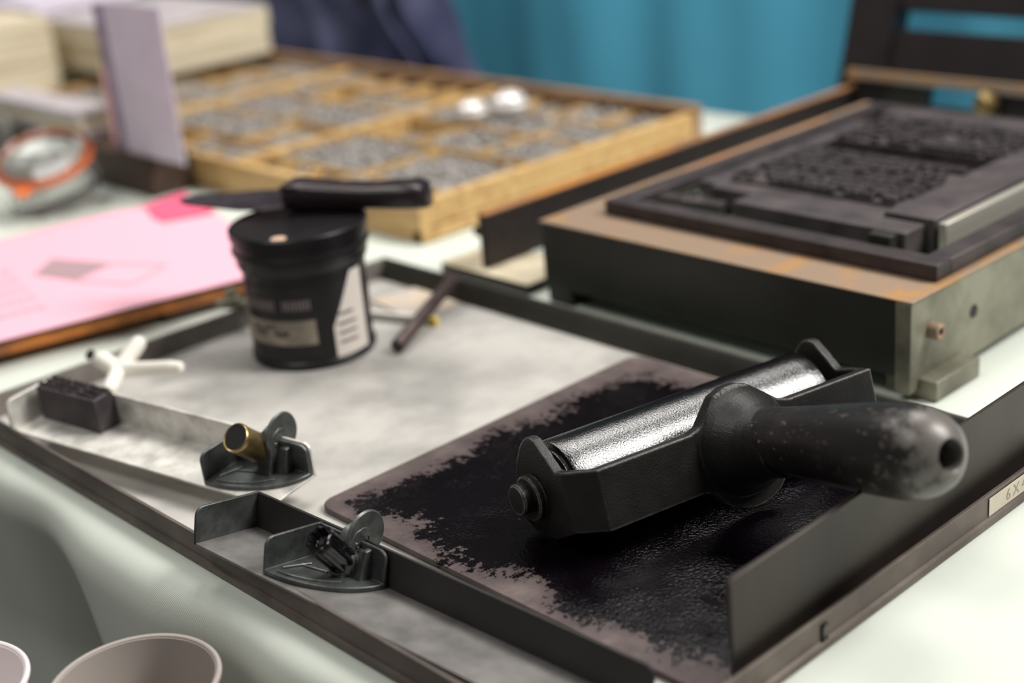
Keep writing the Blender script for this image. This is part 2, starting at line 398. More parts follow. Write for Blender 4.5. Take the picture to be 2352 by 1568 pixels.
# worn bare patch round the end of the handle (paint rubbed off, a stain with its own edge)
def handle_mat():
    m = MATS['handle_black']; nt = m.node_tree; b = nt.nodes['Principled BSDF']
    tc = nt.nodes.new('ShaderNodeTexCoord'); sp = nt.nodes.new('ShaderNodeSeparateXYZ'); nt.links.new(tc.outputs['Object'], sp.inputs[0])
    n = nt.nodes.new('ShaderNodeMath'); n.operation = 'MULTIPLY'; n.inputs[1].default_value = .10
    nt.links.new(noise(nt, 70, 8, .7), n.inputs[0])
    a = nt.nodes.new('ShaderNodeMath'); a.operation = 'ADD'; nt.links.new(sp.outputs[0], a.inputs[0]); nt.links.new(n.outputs[0], a.inputs[1])
    f_ = ramp(nt, a.outputs[0], .203, .212)
    f2 = ramp(nt, noise(nt, 300, 6, .75, (.4,1,1)), .60, .66)
    old = b.inputs['Base Color'].links[0].from_socket
    c1 = mixc(nt, f2, old, srgb((112,104,92)))
    c2 = mixc(nt, f_, c1, srgb((100,95,91)))
    nt.links.new(c2, b.inputs['Base Color'])
handle_mat()

# ------------------------------------------------------------------ upright steel plate at the right edge of the tray
pl = MB().prism([(-.0885,.0050),(.163,.0050),(.163,.0530),(.161,.0550),(-.086,.0550),(-.0885,.0530)], 0, .0024, 'x').build('steel_plate', 'plate_steel', bevel=.0004,
    M=T(.2690, 0, 0) @ RZ(R(.6)) @ RY(R(-1.5)))
tag(pl, 'long dark steel plate standing on edge inside the right rim of the tray', 'steel plate')

# ------------------------------------------------------------------ composing sticks
def pose(x, y, z, ya, pi_, ro): return T(x,y,z) @ RZ(ya) @ RY(pi_) @ RX(ro)
def composing_stick(name, label, M, W, H, L, floor_m, wall_m, knob):
    st = thing(name, label, 'composing stick', M)
    th = .0018
    MB().box(0, L, -W, th, -.0014, 0).build('stick_floor', floor_m, st, bevel=.0003)
    r = .005
    wall = [(0,-.0014),(L-.0,-.0014)] + arc(L-r, H-r, r, 0, 90) + [(0,H)]
    MB().prism(wall, 0, th, 'y').build('back_wall', wall_m, st, bevel=.0004)
    head = [(th,-.0014),(-W,-.0014)] + [(-W,H-r)] + arc(-W+r, H-r, r, 180, 90)[1:] + [(th,H)]
    MB().prism(head, -.0018, 0, 'x').build('head', 'cast_zinc' if floor_m != 'stick_bright' else 'stick_bright', st, bevel=.0004)
    return st
def knee(st, x0, W, x1, H, knobk, kx, tail, head):
    """sliding knee: measure plate, plate along the wall, curved base, clamp with knob and thumb lever"""
    t = .0016; r = .005
    k = MB()
    # base with the curved front
    ell = [(x0 + (x1-x0)*math.sin(R(a)), -.001 - (W-.001)*math.cos(R(a))) for a in range(0, 91, 6)]
    k.prism([(x0,-.001)] + ell, .0003, .0026)
    k.prism([(-.001,.0003),(-W,.0003),(-W,H-r)] + arc(-W+r, H-r, r, 180, 90)[1:] + [(-.001,H)], x0, x0+t, 'x')
    k.prism([(x0,.0003),(x1,.0003)] + arc(x1-r, H-r, r, 0, 90) + [(x0,H)], -.0030, -.0012, 'y')
    kn = k.build('knee', 'cast_zinc', st, bevel=.0004)
    kn['label'] = 'grey cast sliding knee with curved base'
    # raised V-shaped ribs on the base
    rb = MB()
    c0 = (x0+.007, -W+.007)
    rb.tube([(x0+.0055,-W*.78,.0030),(x0+.010,-W*.40,.0030)], .0006, 8)
    rb.tube([(x0+.009,-W*.52,.0030),(x0+.022,-W*.42,.0030)], .0006, 8)
    rib = [(x0+.004+(x1-x0-.012)*math.sin(R(a)), -.001-(W-.0045)*math.cos(R(a)), .0029) for a in range(4, 64, 6)]
    rb.tube(rib, .0006, 8)
    rb.build('base_rib', 'cast_zinc', kn)
    # clamp body: slanted arm rising from the base, hooked over the wall
    xc = x0+.0265
    b = MB()
    b.prism([(-.0150,.0024),(-.0105,.0120),(-.0098,.0190),(-.0065,.0235),(-.0015,.0252),(.0030,.0240),(.0048,.0200),(.0048,.0160),(.0026,.0160),(.0024,.0200),(.0006,.0206),(-.0014,.0200),(-.0022,.0150),(-.0035,.0024)], xc-.0045, xc+.0045, 'x')
    b.prism([(-.0100,.0024),(-.0065,.0165),(-.0020,.0172),(-.0020,.0024)], xc+.0095, xc+.0125, 'x')
    b.prism([(-.0100,.0024),(-.0045,.0150),(-.0020,.0160),(-.0020,.0024)], xc+.0045, xc+.0095, 'x')
    th_ = math.atan2(-(head[0]-tail[0]), head[1]-tail[1]); KM = T(kx, head[0], head[1]) @ RX(th_+PI)
    kl = math.hypot(head[0]-tail[0], head[1]-tail[1])
    b.lathe([(0,kl-.004),(.0062,kl-.004),(.0070,kl-.0030),(.0074,kl+.0010),(.0070,kl+.0045),(0,kl+.0052)], 32, KM)
    cb = b.build('clamp', 'cast_zinc', kn, bevel=.0006, segs=3)
    MB().lathe([(0,0),(.0011,0),(.0011,.0006),(0,.0008)], 16, T(xc+.0045, -.0052, .0170) @ RY(PI/2)).build('rivet', 'chrome', cb)
    # thumb lever: round plate standing behind the hook
    lv = MB().lathe([(0,-.0009),(.0118,-.0009),(.0124,0),(.0118,.0009),(0,.0009)], 40, T(xc+.0030, .0012, .0205) @ RZ(R(2)) @ RY(PI/2)).build('thumb_lever', 'cast_zinc', kn)
    lv['label'] = 'round thumb lever'
    if knobk == 'black':
        pr = [(0,.0040),(.0034,.0038),(.0050,.0010),(.0056,-.0002),(.0066,.0),(.0072,.0010),(.0074,.0030),(.0072,kl-.002),(.0066,kl),(0,kl)]
        kb = MB().lathe(pr, 96, KM, lobes=8, amp=.055).build('knob', 'knob_black', kn)
        kb['label'] = 'shiny black fluted knob'
        MB().lathe([(0,0),(.0018,0),(.0020,.0004),(.0020,.002),(0,.002)], 6, KM @ T(0,0,.0028)).build('socket_screw', 'black_hole', kb)
    else:
        pr = [(0,.008),(.0066,.0075),(.0070,.0004),(.0077,0),(.0083,.0008),(.0083,.0030),(.0080,.0036),(.0080,kl-.001),(.0074,kl),(0,kl)]
        kb = MB().lathe(pr, 48, KM).build('knob', 'brass', kn)
        kb['label'] = 'hollow brass knob'
        MB().lathe([(0,.0005),(.0069,.0005),(.0069,.0015),(0,.0015)], 32, KM).build('knob_bore', 'black_hole', kb)
    return kn
s2 = composing_stick('composing_stick', 'dark grey composing stick with a black fluted knob along the near rim of the tray',
    pose(.0049,-.1412,.0118,.0903,.0391,-.2151), .0381, .0186, .2484, 'stick_floor', 'stick_dark', 'black')
knee(s2, .0485, .0360, .0965, .0186, 'black', .0750, (-.0095,.0092), (-.0262,.0238))
s1 = composing_stick('composing_stick', 'bright composing stick with a brass knob, holding a block of type',
    pose(-.2187,-.1365,.0180,.2128,.011,.0527), .0341, .0190, .2120, 'stick_bright', 'stick_bright', 'brass')
knee(s1, .1620, .0335, .2120, .0190, 'brass', .1825, (-.0085,.0145), (-.0235,.0288))
# the line of type standing in it
ty = thing('type_block', 'dark block of set metal type standing in the left end of the bright composing stick', 'block of type',
           pose(-.2187,-.1365,.0180,.2128,.011,.0527) @ T(.006, -.0155, .0002))
MB().box(0, .052, 0, .0148, 0, .0215).build('type_body', 'ink_block', ty, bevel=.0004)
m = MB(); rnd = random.Random(3)
for row in range(3):
    xx = .001
    while xx < .050:
        wd = rnd.uniform(.0018, .0034)
        for k in range(2):
            a = rnd.uniform(0, wd*.5); y0 = .0010+row*.0047+rnd.uniform(0,.001)
            m.box(xx+a, xx+a+wd*.45, y0+k*.0017, y0+k*.0017+.0012, .0213, .0236)
        xx += wd+.0006
m.build('type_face', 'ink_type', ty)['kind'] = 'stuff'

# white cross-shaped piece beside the type
cr = MB()
def capsule(m, a, b, r0, r1): 
    a, b = Vector(a), Vector(b); n = 6
    pts = [a.lerp(b, i/n) for i in range(n+1)]; m.tube(pts, [r0*.7]+[r0+(r1-r0)*i/n for i in range(1, n)]+[r1*.7], 14)
capsule(cr, (0,0,.004), (.042,.018,.010), .0046, .0042)
capsule(cr, (0,0,.004), (-.016,-.004,.010), .0055, .0052)
capsule(cr, (0,0,.004), (-.004,.020,.016), .0050, .0048)
capsule(cr, (0,0,.004), (.020,-.018,.002), .0046, .0044)
cw = cr.build('plastic_cross', 'white_plastic', M=T(-.232,-.086,.0165) @ Matrix.Scale(1.12,4))
rm = cw.modifiers.new('remesh','REMESH'); rm.mode='VOXEL'; rm.voxel_size=.001; rm.use_smooth_shade=True
tag(cw, 'white four-armed plastic piece lying behind the block of type at the tray corner', 'plastic piece')
MB().lathe([(0,0),(.0032,0),(.0032,.001),(0,.001)], 24, T(-.0205,-.0055,.0105) @ RZ(R(15)) @ RY(R(-75))).build('screw_hole', 'black_hole', cw)

# ------------------------------------------------------------------ ink can
can = thing('ink_can', 'black plastic ink can with screw lid, standing in the tray under the palette knife', 'ink can', T(-.197,.0430,.0013) @ Matrix.Diagonal((1,1,1.06,1)))
rb_ = .0425
MB().lathe([(0,0),(rb_-.002,0),(rb_,.0015),(rb_,.0045),(rb_-.0015,.006),(rb_-.001,.0615),(rb_-.003,.063),(0,.063)], 96).build('can_body', 'can_black', can)
MB().lathe([(0,.0860),(.0430,.0860),(.0440,.0868),(.0456,.0868),(.0466,.0858),(.0466,.0810),(.0452,.0800),(.0452,.0745),(.0462,.0738),(.0462,.0715),(.0445,.0700),(.0440,.0640),(.0432,.0622),(.0,.0622)][::-1], 96).build('lid', 'can_black', can)
def patch(m, a0, a1, z0, z1, r):
    n = max(2, int(abs(a1-a0)/3)); lo = []; hi = []
    for i in range(n+1):
        a = R(a0+(a1-a0)*i/n); lo.append(m.bm.verts.new((r*math.cos(a), r*math.sin(a), z0))); hi.append(m.bm.verts.new((r*math.cos(a), r*math.sin(a), z1)))
    for i in range(n): m.bm.faces.new((lo[i], lo[i+1], hi[i+1], hi[i]))
# camera sees the can from about -33 deg; left side of the picture = -123 deg, right = +57
lb = MB(); patch(lb, -112, 20, .006, .056, rb_-.0005)
label_o = lb.build('label', 'can_black', can); label_o['label'] = 'printed wrap-round label'
m = MB(); patch(m, -106, -30, .0195, .0335, rb_-.0002); m.build('beige_panel', 'label_beige', label_o)
m = MB(); patch(m, -108, -103, .0195, .050, rb_-.0002); patch(m, -106, -30, .0175, .0195, rb_-.0002); m.build('panel_border', 'label_beige', label_o)
m = MB(); rnd = random.Random(5)
for a in range(-96, -56, 4): 
    for k in range(2): z_ = .0225+rnd.random()*.006; patch(m, a+rnd.random()*2, a+3+rnd.random()*3, z_, z_+.0025, rb_-.0001)
m.build('printed_picture', 'label_dark', label_o)
m = MB()
for g in ((-98,-66), (-58,-32)):
    a = g[0]
    while a < g[1]-2:
        d_ = rnd.choice((2.2,3,2.6)); patch(m, a, a+d_*.75, .0405, .0470, rb_-.0001); a += d_+.9
m.build('lettering', 'label_grey', label_o)
m = MB(); n = 16
vs = []
for i in range(n+1):
    a = R(-14+38*i/n); t_ = i/n; top_ = .026+.040*min(1, t_*1.35)
    vs.append((m.bm.verts.new((( rb_-.0002)*math.cos(a), (rb_-.0002)*math.sin(a), .0060)), m.bm.verts.new(((rb_-.0002)*math.cos(a), (rb_-.0002)*math.sin(a), min(.0590, top_)))))
for i in range(n): m.bm.faces.new((vs[i][0], vs[i+1][0], vs[i+1][1], vs[i][1]))
m.build('white_panel', 'label_white', label_o)
m = MB()
for k in range(3): patch(m, -10, 10, .0140+k*.0060, .0160+k*.0060, rb_-.0001)
patch(m, -8, 8, .0325, .0345, rb_-.0001)
m.build('barcode', 'label_grey', label_o)
MB().lathe([(0,0),(.0052,0),(.0050,.0004),(0,.0005)], 20, T(.0230,-.0315,.0862)).build('price_dot', 'price_dot', can)

# palette knife lying across the can
kn = thing('palette_knife', 'palette knife with thick dark wooden handle and inky blade lying across the ink can lid', 'palette knife',
           T(-.186,.0830,.0932) @ RZ(R(31)))
hs = []
HW = [(-.047,.0125,.0150),(-.044,.0135,.0165),(-.030,.0125,.0165),(-.012,.0115,.0150),(.012,.0125,.0140),(.034,.0145,.0150),(.046,.0145,.0160),(.052,.0120,.0140),(.0545,.0075,.0090)]
m = MB(); rings = []
for x_, hw, ht in HW:
    ht *= 1.12; ring = [m.bm.verts.new((x_, hw*math.copysign(abs(math.cos(a))**.55, math.cos(a)), ht/2 + .001 + ht*.5*math.copysign(abs(math.sin(a))**.55, math.sin(a)))) for a in [2*PI*i/24 for i in range(24)]]
    rings.append(ring)
for A, B in zip(rings, rings[1:]):
    for i in range(24): m.bm.faces.new((A[i], A[(i+1)%24], B[(i+1)%24], B[i]))
m.bm.faces.new(rings[0][::-1]); m.bm.faces.new(rings[-1])
hd = m.build('handle', 'dark_wood_handle', kn)
MB().prism([(-.048,-.0135),(-.036,-.0135),(-.030,-.004),(-.030,.004),(-.036,.0135),(-.048,.0135)], .0165, .0182).build('ferrule', 'dark_wood_handle', hd, bevel=.0004)
m = MB()
outl = [(-.044,-.022),(-.052,-.026),(-.075,-.0255),(-.120,-.0125),(-.130,-.004),(-.131,.003),(-.124,.009),(-.075,.0225),(-.052,.024),(-.044,.020)]
m.prism(outl, .0055, .0067); m.build('blade', 'blade_inked', kn, M=T(0,0,0), bevel=.0003)

# dark rod leaning on the far rim
rd = MB().lathe([(0,0),(.0036,0),(.0046,.0006),(.0049,.0016),(.0049,.1060),(.0046,.1068),(0,.1074)], 24).build('steel_rod', 'rod_dark',
   M=T(-.1390,.0690,.0066) @ RZ(R(116.5)) @ RY(R(83.8)))
tag(rd, 'dark steel rod leaning on the far rim of the tray, right of the ink can', 'rod')
MB().lathe([(0,0),(.0024,0),(.0024,.0003),(0,.0003)], 16, T(0,0,-.0003)).build('rod_bore', 'black_hole', rd)
st_ = MB().box(-.036, .014, -.0022, .0022, 0, .006).build('wooden_strip', 'white_plastic', bevel=.0003, M=T(-.1820,.1120,.0013) @ RZ(R(20)))
tag(st_, 'short white and yellow strip lying beside the steel rod behind the can', 'strip')
MB().box(.014, .026, -.0022, .0022, 0, .006).build('yellow_end', 'yellow', st_, bevel=.0003)
bc = MB().prism([(-.03,-.012),(.026,-.020),(.030,.022),(-.024,.026)], 0, .0012).build('beige_card', 'beige_card', M=T(-.208,.137,.0014))
tag(bc, 'small beige card lying in the far left corner of the tray behind the can', 'card')
# small dark brass fitting on the left rim, behind the can
ft = MB(); ft.lathe([(0,0),(.006,0),(.0065,.001),(.0065,.007),(.004,.009),(.004,.014),(0,.014)], 24); ft.box(-.012,.014,-.004,.004,0,.005)
fo_ = ft.build('brass_fitting', 'press_grey', bevel=.0005, M=T(-.2800,.0330,.0170) @ RZ(R(40)))
tag(fo_, 'small dark metal fitting sitting on the left rim of the tray beside the can', 'fitting')

# ------------------------------------------------------------------ pink sheet on its board
A0 = Vector((-.319,.066)); A0 += Vector((.207,.978)).normalized()*.05; du = Vector((-.207,-.978)).normalized(); dv = Vector((-.978,.207)).normalized()
PM = Matrix(((du.x,dv.x,0,A0.x),(du.y,dv.y,0,A0.y),(0,0,1,0),(0,0,0,1)))
wb = thing('wooden_board', 'orange-brown wooden board with black top carrying the pink sheet, left of the tray', 'board', PM)
MB().box(.002, .36, .003, .235, .0085, .0175).build('board_wood', 'wood_orange', wb, bevel=.0006)
MB().box(.001, .361, .002, .236, .0176, .0208).build('black_top', 'black_board', wb, bevel=.0004)
MB().box(.06, .11, .006, .22, 0, .0085).build('batten', 'wood_dark', wb)
MB().box(.27, .32, .006, .22, 0, .0085).build('batten', 'wood_dark', wb)
m = MB()
def psh(a, b):
    x = .37*a; y = .250*b - .0015
    z = .0212 + .003*math.sin(a*3)*b + .002*b*b*(1+math.sin(a*9))
    return (x, y, z)
sheet = MB().grid(psh, 40, 40).build('pink_sheet', 'pink_paper', M=PM)
tag(sheet, 'pink printed sheet lying on the board, its far corner curling up', 'printed sheet')
so = sheet.modifiers.new('t','SOLIDIFY'); so.thickness = .0003
def onp(x, y): return (x, y, psh(x/.37, (y+.0015)/.25)[2]+.0005)
def flatp(pts, name, mm):
    b = MB(); vs = [b.bm.verts.new(onp(*p)) for p in pts]; b.bm.faces.new(vs); return b.build(name, mm, sheet)
flatp([(.115,.110),(.150,.090),(.172,.130),(.150,.158)], 'printed_picture', 'print_grey')
hp_ = MB().grid(lambda a,b: onp(-.004+.050*a+.01*b, .186+.062*b)[:2]+(onp(.01,.23)[2]+.001+.006*b*b*(1-a),), 10, 10).build('pink_shade_patch', 'pink_shade', M=PM)  # added patch, painted shade in the valley of the curling sheet
tag(hp_, 'hot pink patch added as the shaded valley at the pink sheet far edge', 'shade patch')
so = hp_.modifiers.new('t','SOLIDIFY'); so.thickness = .0003
m = MB()
for (p, q_) in (((.115,.110),(.082,.075)),((.082,.075),(.118,.050)),((.118,.050),(.150,.090))):
    p, q_ = Vector(p), Vector(q_); n_ = (q_-p).normalized(); n_ = Vector((-n_.y, n_.x))*.002
    vs = [m.bm.verts.new(onp(*v_)) for v_ in (p-n_, q_-n_, q_+n_, p+n_)]; m.bm.faces.new(vs)
m.build('printed_outline', 'print_soft', sheet)
m = MB(); rnd = random.Random(9)
for ln in range(5):
    yy = .045+ln*.026; xx = .185
    while xx < .33:
        wd = rnd.uniform(.004,.010); vs = [m.bm.verts.new(onp(*p)) for p in ((xx,yy),(xx+wd,yy),(xx+wd,yy+.010),(xx,yy+.010))]; m.bm.faces.new(vs); xx += wd+.003
m.build('printed_text', 'print_soft', sheet)

# ------------------------------------------------------------------ proof press bed
X0, X1, Y0, Y1, BZ = -.128, .172, .200, .605, .062
pb = thing('proof_press_bed', 'rusty steel bed of the proof press on feet, behind the tray, carrying the black chase', 'press bed', T(0,0,0))
def add(m, name, mm, par=pb, bevel=.0008): return m.build(name, mm, par, bevel=bevel)
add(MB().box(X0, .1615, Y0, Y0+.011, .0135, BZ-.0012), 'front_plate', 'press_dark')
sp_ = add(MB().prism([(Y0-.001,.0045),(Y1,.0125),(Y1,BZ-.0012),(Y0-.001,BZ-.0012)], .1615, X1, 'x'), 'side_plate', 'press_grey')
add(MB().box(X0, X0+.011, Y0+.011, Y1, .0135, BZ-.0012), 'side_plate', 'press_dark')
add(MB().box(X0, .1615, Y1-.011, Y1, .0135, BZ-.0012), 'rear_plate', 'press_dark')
m = MB()
m.box(X0-.001, X1+.0005, Y0-.001, Y0+.050, BZ-.0012, BZ); m.box(X0-.001, X0+.044, Y0+.050, Y1, BZ-.0012, BZ)
m.box(X1-.022, X1+.0005, Y0+.050, Y1, BZ-.0012, BZ); m.box(X0+.044, X1-.022, Y1-.02, Y1, BZ-.0012, BZ)
m.build('rusty_top', 'rusty_steel', pb, bevel=.0003)['label'] = 'rusty brown top surface'
add(MB().box(X0+.012, .1605, Y0+.012, Y1-.012, .052, .058), 'bed_plate', 'mint_plate')['label'] = 'pale green inner plate'
add(MB().box(.150, .184, .208, .256, 0, .0125), 'foot', 'press_grey')
add(MB().box(-.1285, -.105, .203, .245, 0, .0136), 'foot', 'press_dark')
add(MB().box(.150, .184, .54, .59, 0, .0125), 'foot', 'press_grey')
add(MB().box(-.1285, -.105, .54, .59, 0, .0136), 'foot', 'press_dark')
# bolt and holes on the right side plate
MB().lathe([(0,.004),(.0022,.004),(.0024,.0068),(.0040,.0074),(.0050,.0066),(.0052,.0),(0,0)], 32, T(X1, .2200, .0390) @ RY(PI/2)).build('bolt', 'rusty_steel', sp_)
MB().lathe([(0,.0003),(.0042,.0003),(.0042,-.001),(0,-.001)], 24, T(X1, .2675, .0355) @ RY(PI/2)).build('bolt_hole', 'black_hole', sp_)

# black chase lying on the bed
CX0, CX1, CY0, CY1, CZ0, CZ1 = -.0980, .1660, .2350, .5700, BZ+.0002, .0725
ch = MB()
bw = .0155
ch.box(CX0, CX1, CY0, CY0+bw, CZ0, CZ1); ch.box(CX0, CX1, CY1-bw, CY1, CZ0, CZ1); ch.box(CX0, CX0+bw, CY0+bw, CY1-bw, CZ0, CZ1); ch.box(CX1-bw, CX1, CY0+bw, CY1-bw, CZ0, CZ1)
co = ch.build('chase', 'chase_black', bevel=.0008)
tag(co, 'black rectangular iron chase lying on the press bed around the type', 'chase')
BP = .0583   # bed plate level
def block(name, label, cat, x0, x1, y0, y1, h, mm, group=None):
    o = MB().box(0, x1-x0, 0, y1-y0, 0, h).build(name, mm, bevel=.0007, M=T(x0, y0, BP)); tag(o, label, cat, group); return o
g = 'inked furniture locked in the chase'
block('furniture_block', 'long inked furniture bar nearest the front edge inside the chase', 'furniture block', -.005, .128, .262, .284, .0200, 'ink_block', g)
block('furniture_block', 'wide inked furniture block along the right side of the chase beside the pale strip', 'furniture block', .098, .1340, .2850, .470, .0235, 'ink_block', g)
block('metal_strip', 'pale metal strip between the furniture and the right bar of the chase', 'metal strip', .1365, .1420, .2850, .460, .0220, 'steel_light')
block('furniture_block', 'inked furniture bar behind the front bar, in the near left of the chase', 'furniture block', -.045, .093, .288, .306, .0185, 'ink_block', g)
block('furniture_block', 'narrow inked furniture along the left side of the chase beside the copper strip', 'furniture block', -.066, -.048, .300, .500, .0170, 'ink_block', g)
block('furniture_block', 'low dark furniture bar between the two inked type forms', 'furniture block', -.040, .092, .408, .432, .0120, 'press_black', g)
block('furniture_block', 'inked furniture bar at the far end of the chase', 'furniture block', -.060, .130, .522, .548, .0180, 'ink_block', g)
block('wooden_wedge', 'small upright dark furniture piece near the front right corner of the chase', 'furniture block', .108, .124, .2515, .2600, .0200, 'press_dark')
def form(name, label, x0, x1, y0, y1, seed):
    rnd = random.Random(seed); t_ = thing(name, label, 'type form', T(x0, y0, BP), 'inked type forms in the chase')
    W_, D_ = x1-x0, y1-y0
    MB().box(0, W_, 0, D_, 0, .0195).build('spacing', 'ink_block', t_)
    m = MB(); yy = .002
    while yy < D_-.006:
        xx = .001
        lh = rnd.choice((.007,.009,.012))
        while xx < W_-.004:
            wd = rnd.uniform(.003,.009)
            if rnd.random() < .78: m.box(xx, min(W_,xx+wd*.8), yy, yy+lh*.75, .0190, .0232+rnd.uniform(-.0004,.0002), T(0,0,0))
            xx += wd
        yy += lh
    m.build('type_faces', 'ink_type', t_, bevel=.0006)['kind'] = 'stuff'
    return t_
form('type_form', 'inked lines of metal type in the near half of the chase', -.044, .094, .310, .404, 2)
form('type_form', 'inked lines of metal type in the far half of the chase', -.044, .094, .436, .518, 4)
# quoin at the front left opening
qn = MB(); qn.lathe([(0,0),(.010,0),(.010,.012),(.008,.0135),(.004,.0135),(.004,.010),(0,.010)], 32); qn.box(-.026,.026,-.0055,.0055,0,.0115)
qo = qn.build('quoin', 'chase_black', bevel=.0006, M=T(-.052,.276,BP) @ RZ(R(6)))
tag(qo, 'round-headed quoin in the front left corner of the chase', 'quoin')
cs = block('copper_strip', 'long orange-brown strip on the left edge of the press bed', 'strip', -.1095, -.1000, .335, .515, .0062, 'copper_strip')
cs.location.z = BZ+.0003

# ------------------------------------------------------------------ long side rail of the press and base block
ra = thing('press_rail', 'long dark steel rail with rusty top edge between type case and press bed', 'rail', T(-.2,.21,0))
MB().box(-.007, 0, 0, .485, .0095, .0505).build('rail_body', 'rail_steel', ra, bevel=.0006)
MB().box(-.0072, .0002, 0, .487, .0506, .0522).build('rusty_edge', 'rail_rust', ra, bevel=.0003)
MB().box(-.007, 0, .42, .47, 0, .0095).build('rail_foot', 'rail_steel', ra)
MB().lathe([(0,0),(.004,0),(.004,.007),(0,.007)], 20, T(-.007,.004,.036) @ RY(-PI/2)).build('bolt', 'rail_steel', ra)
MB().lathe([(0,0),(.0022,0),(.0022,.0004),(0,.0004)], 20, T(0,.018,.030) @ RY(PI/2)).build('bolt_hole', 'black_hole', ra)
bb = thing('base_block', 'low cream-topped board on the cloth under the front end of the steel rail', 'board', T(-.2,.21,0))
MB().box(-.047,.050,.0,.055,0,.0075).build('board_body', 'rail_steel', bb)
MB().box(-.047,.050,.0,.055,.0076,.0084).build('cream_top', 'cream_paper', bb)
bb.location = (-.2,.2025,0)
for o_ in bb.children:
    pass
ra.location.z = 0
for o_ in list(ra.children):
    if o_.name.startswith('rail_foot'): pass

# ------------------------------------------------------------------ raised frame at the back of the press
lf = thing('iron_frame', 'dark upright iron frame with cross bars standing at the back of the press', 'frame', T(0,.70,0))
LM = T(0,0,.05) @ RX(R(-17)) @ T(0,0,-.05)
def lm(m, name, mm): return m.build(name, mm, lf, bevel=.001, M=LM)
lm(MB().box(-.222,-.172,-.004,.022,.0,.30), 'post', 'press_black')
lm(MB().box(.16,.21,-.004,.022,.0,.30), 'post', 'press_black')
lm(MB().box(-.172,.16,0,.018,.0655,.1068), 'wide_bar', 'press_black')
lm(MB().box(-.172,.16,0,.018,.1245,.165), 'cross_bar', 'press_black')
lm(MB().box(-.205,.205,-.016,-.004,.0565,.0655), 'ledge', 'rusty_steel')['label'] = 'brown ledge across the front'
lm(MB().box(-.172,-.128,0,.016,.0,.0565), 'hinge_block', 'press_dark')
lm(MB().box(-.075,.02,0,.016,.0,.0565), 'hinge_block', 'press_black')
lm(MB().box(-.128,-.075,0,.016,.0,.040), 'lower_bar', 'press_dark')
m = MB(); m.lathe([(0,0),(.006,.0),(.010,.003),(.0115,.009),(.010,.015),(.006,.018),(0,.0185)], 32, T(-.058,-.004,.046) @ RX(PI/2)); lm(m, 'brass_knob', 'brass')
lm(MB().prism([(-.03,.1068),(.02,.1068),(.02,.1245),(.0,.1245)], 0, .016, 'y'), 'gusset', 'press_dark')

# ------------------------------------------------------------------ type case
tc = thing('type_case', 'large wooden type case with compartments of metal type, behind the ink can', 'type case', T(-.315,.240,0))
LX, LY, TH = -.820, .364, .0350
def tcb(m, name, mm, bevel=.0008): return m.build(name, mm, tc, bevel=bevel)
tcb(MB().box(LX, 0, 0, .010, 0, TH-.002), 'front_rail', 'wood_light')
tcb(MB().box(LX, 0, LY-.012, LY, 0, TH+.006), 'back_rail', 'wood_rim')
tcb(MB().box(-.011, -.001, .010, LY-.012, .012, TH), 'end_rail', 'wood_light')
tcb(MB().box(-.011, .001, .0, LY-.012, 0, .0110), 'lower_rail', 'wood_light')
tcb(MB().box(LX, LX+.01, .010, LY-.012, 0, TH), 'end_rail', 'wood_mid')
tcb(MB().box(LX, -.011, .010, LY-.012, .002, .006), 'case_floor', 'wood_mid')
tcb(MB().box(-.288,-.278,.010,LY-.012,.006,TH-.001), 'main_bar', 'wood_light'); tcb(MB().box(-.558,-.548,.010,LY-.012,.006,TH-.001), 'main_bar', 'wood_light')
cells = []
rnd = random.Random(21)
bays = [(-.278,-.011,1), (-.548,-.288,2), (LX+.01,-.558,3)]
for (bx0, bx1, bi) in bays:
    ys = [.010, .070, .150, .230, .290, LY-.012] if bi != 1 else [.010, .045, .150, .225, .290, LY-.012]
    for r_ in range(5):
        n = {1:[6,2,3,3,4], 2:[4,3,2,4,5], 3:[4,2,3,4,4]}[bi][r_]
        cuts = [bx0+(bx1-bx0)*i/n for i in range(n+1)]
        if r_ > 0: tcb(MB().box(bx0, bx1, ys[r_]-.0016, ys[r_]+.0016, .006, TH-.004), 'divider', 'wood_light', .0003)
        for i in range(n):
            if i > 0: tcb(MB().box(cuts[i]-.0012, cuts[i]+.0012, ys[r_]+.0016, ys[r_+1]-.0016, .006, TH-.005), 'divider', 'wood_light', .0003)
            cells.append((cuts[i]+.003, cuts[i+1]-.003, ys[r_]+.004, ys[r_+1]-.004))
m = MB()
for (a, b_, c_, d_) in cells:
    fill = rnd.choice((.006, .016, .020, .022, .023, .023, .024))
    if fill == 0: continue
    # a heap of loose sorts
    n = int((b_-a)*(d_-c_)/.000022)
    nl = 2
    m.box(a, b_, c_, d_, .0061, .006+fill*.55)
    for k in range(n):
        x_ = rnd.uniform(a+.003, b_-.003); y_ = rnd.uniform(c_+.003, d_-.003)
        L_ = .0105; M_ = T(x_, y_, .006+fill*.55+rnd.uniform(.001, fill*.42)) @ RZ(rnd.uniform(0, PI)) @ RY(rnd.uniform(-.35,.35))
        L_ = min(L_, x_-a+.002, b_-x_+.002, y_-c_+.002, d_-y_+.002)
        m.box(-L_, L_, -.0013, .0013, -.0013, .0013, M_)
so_ = m.build('metal_type', 'lead_type', smooth=False, M=T(-.315,.240,0))
tag(so_, 'loose grey metal type filling the compartments of the wooden case', 'metal type', kind='stuff')
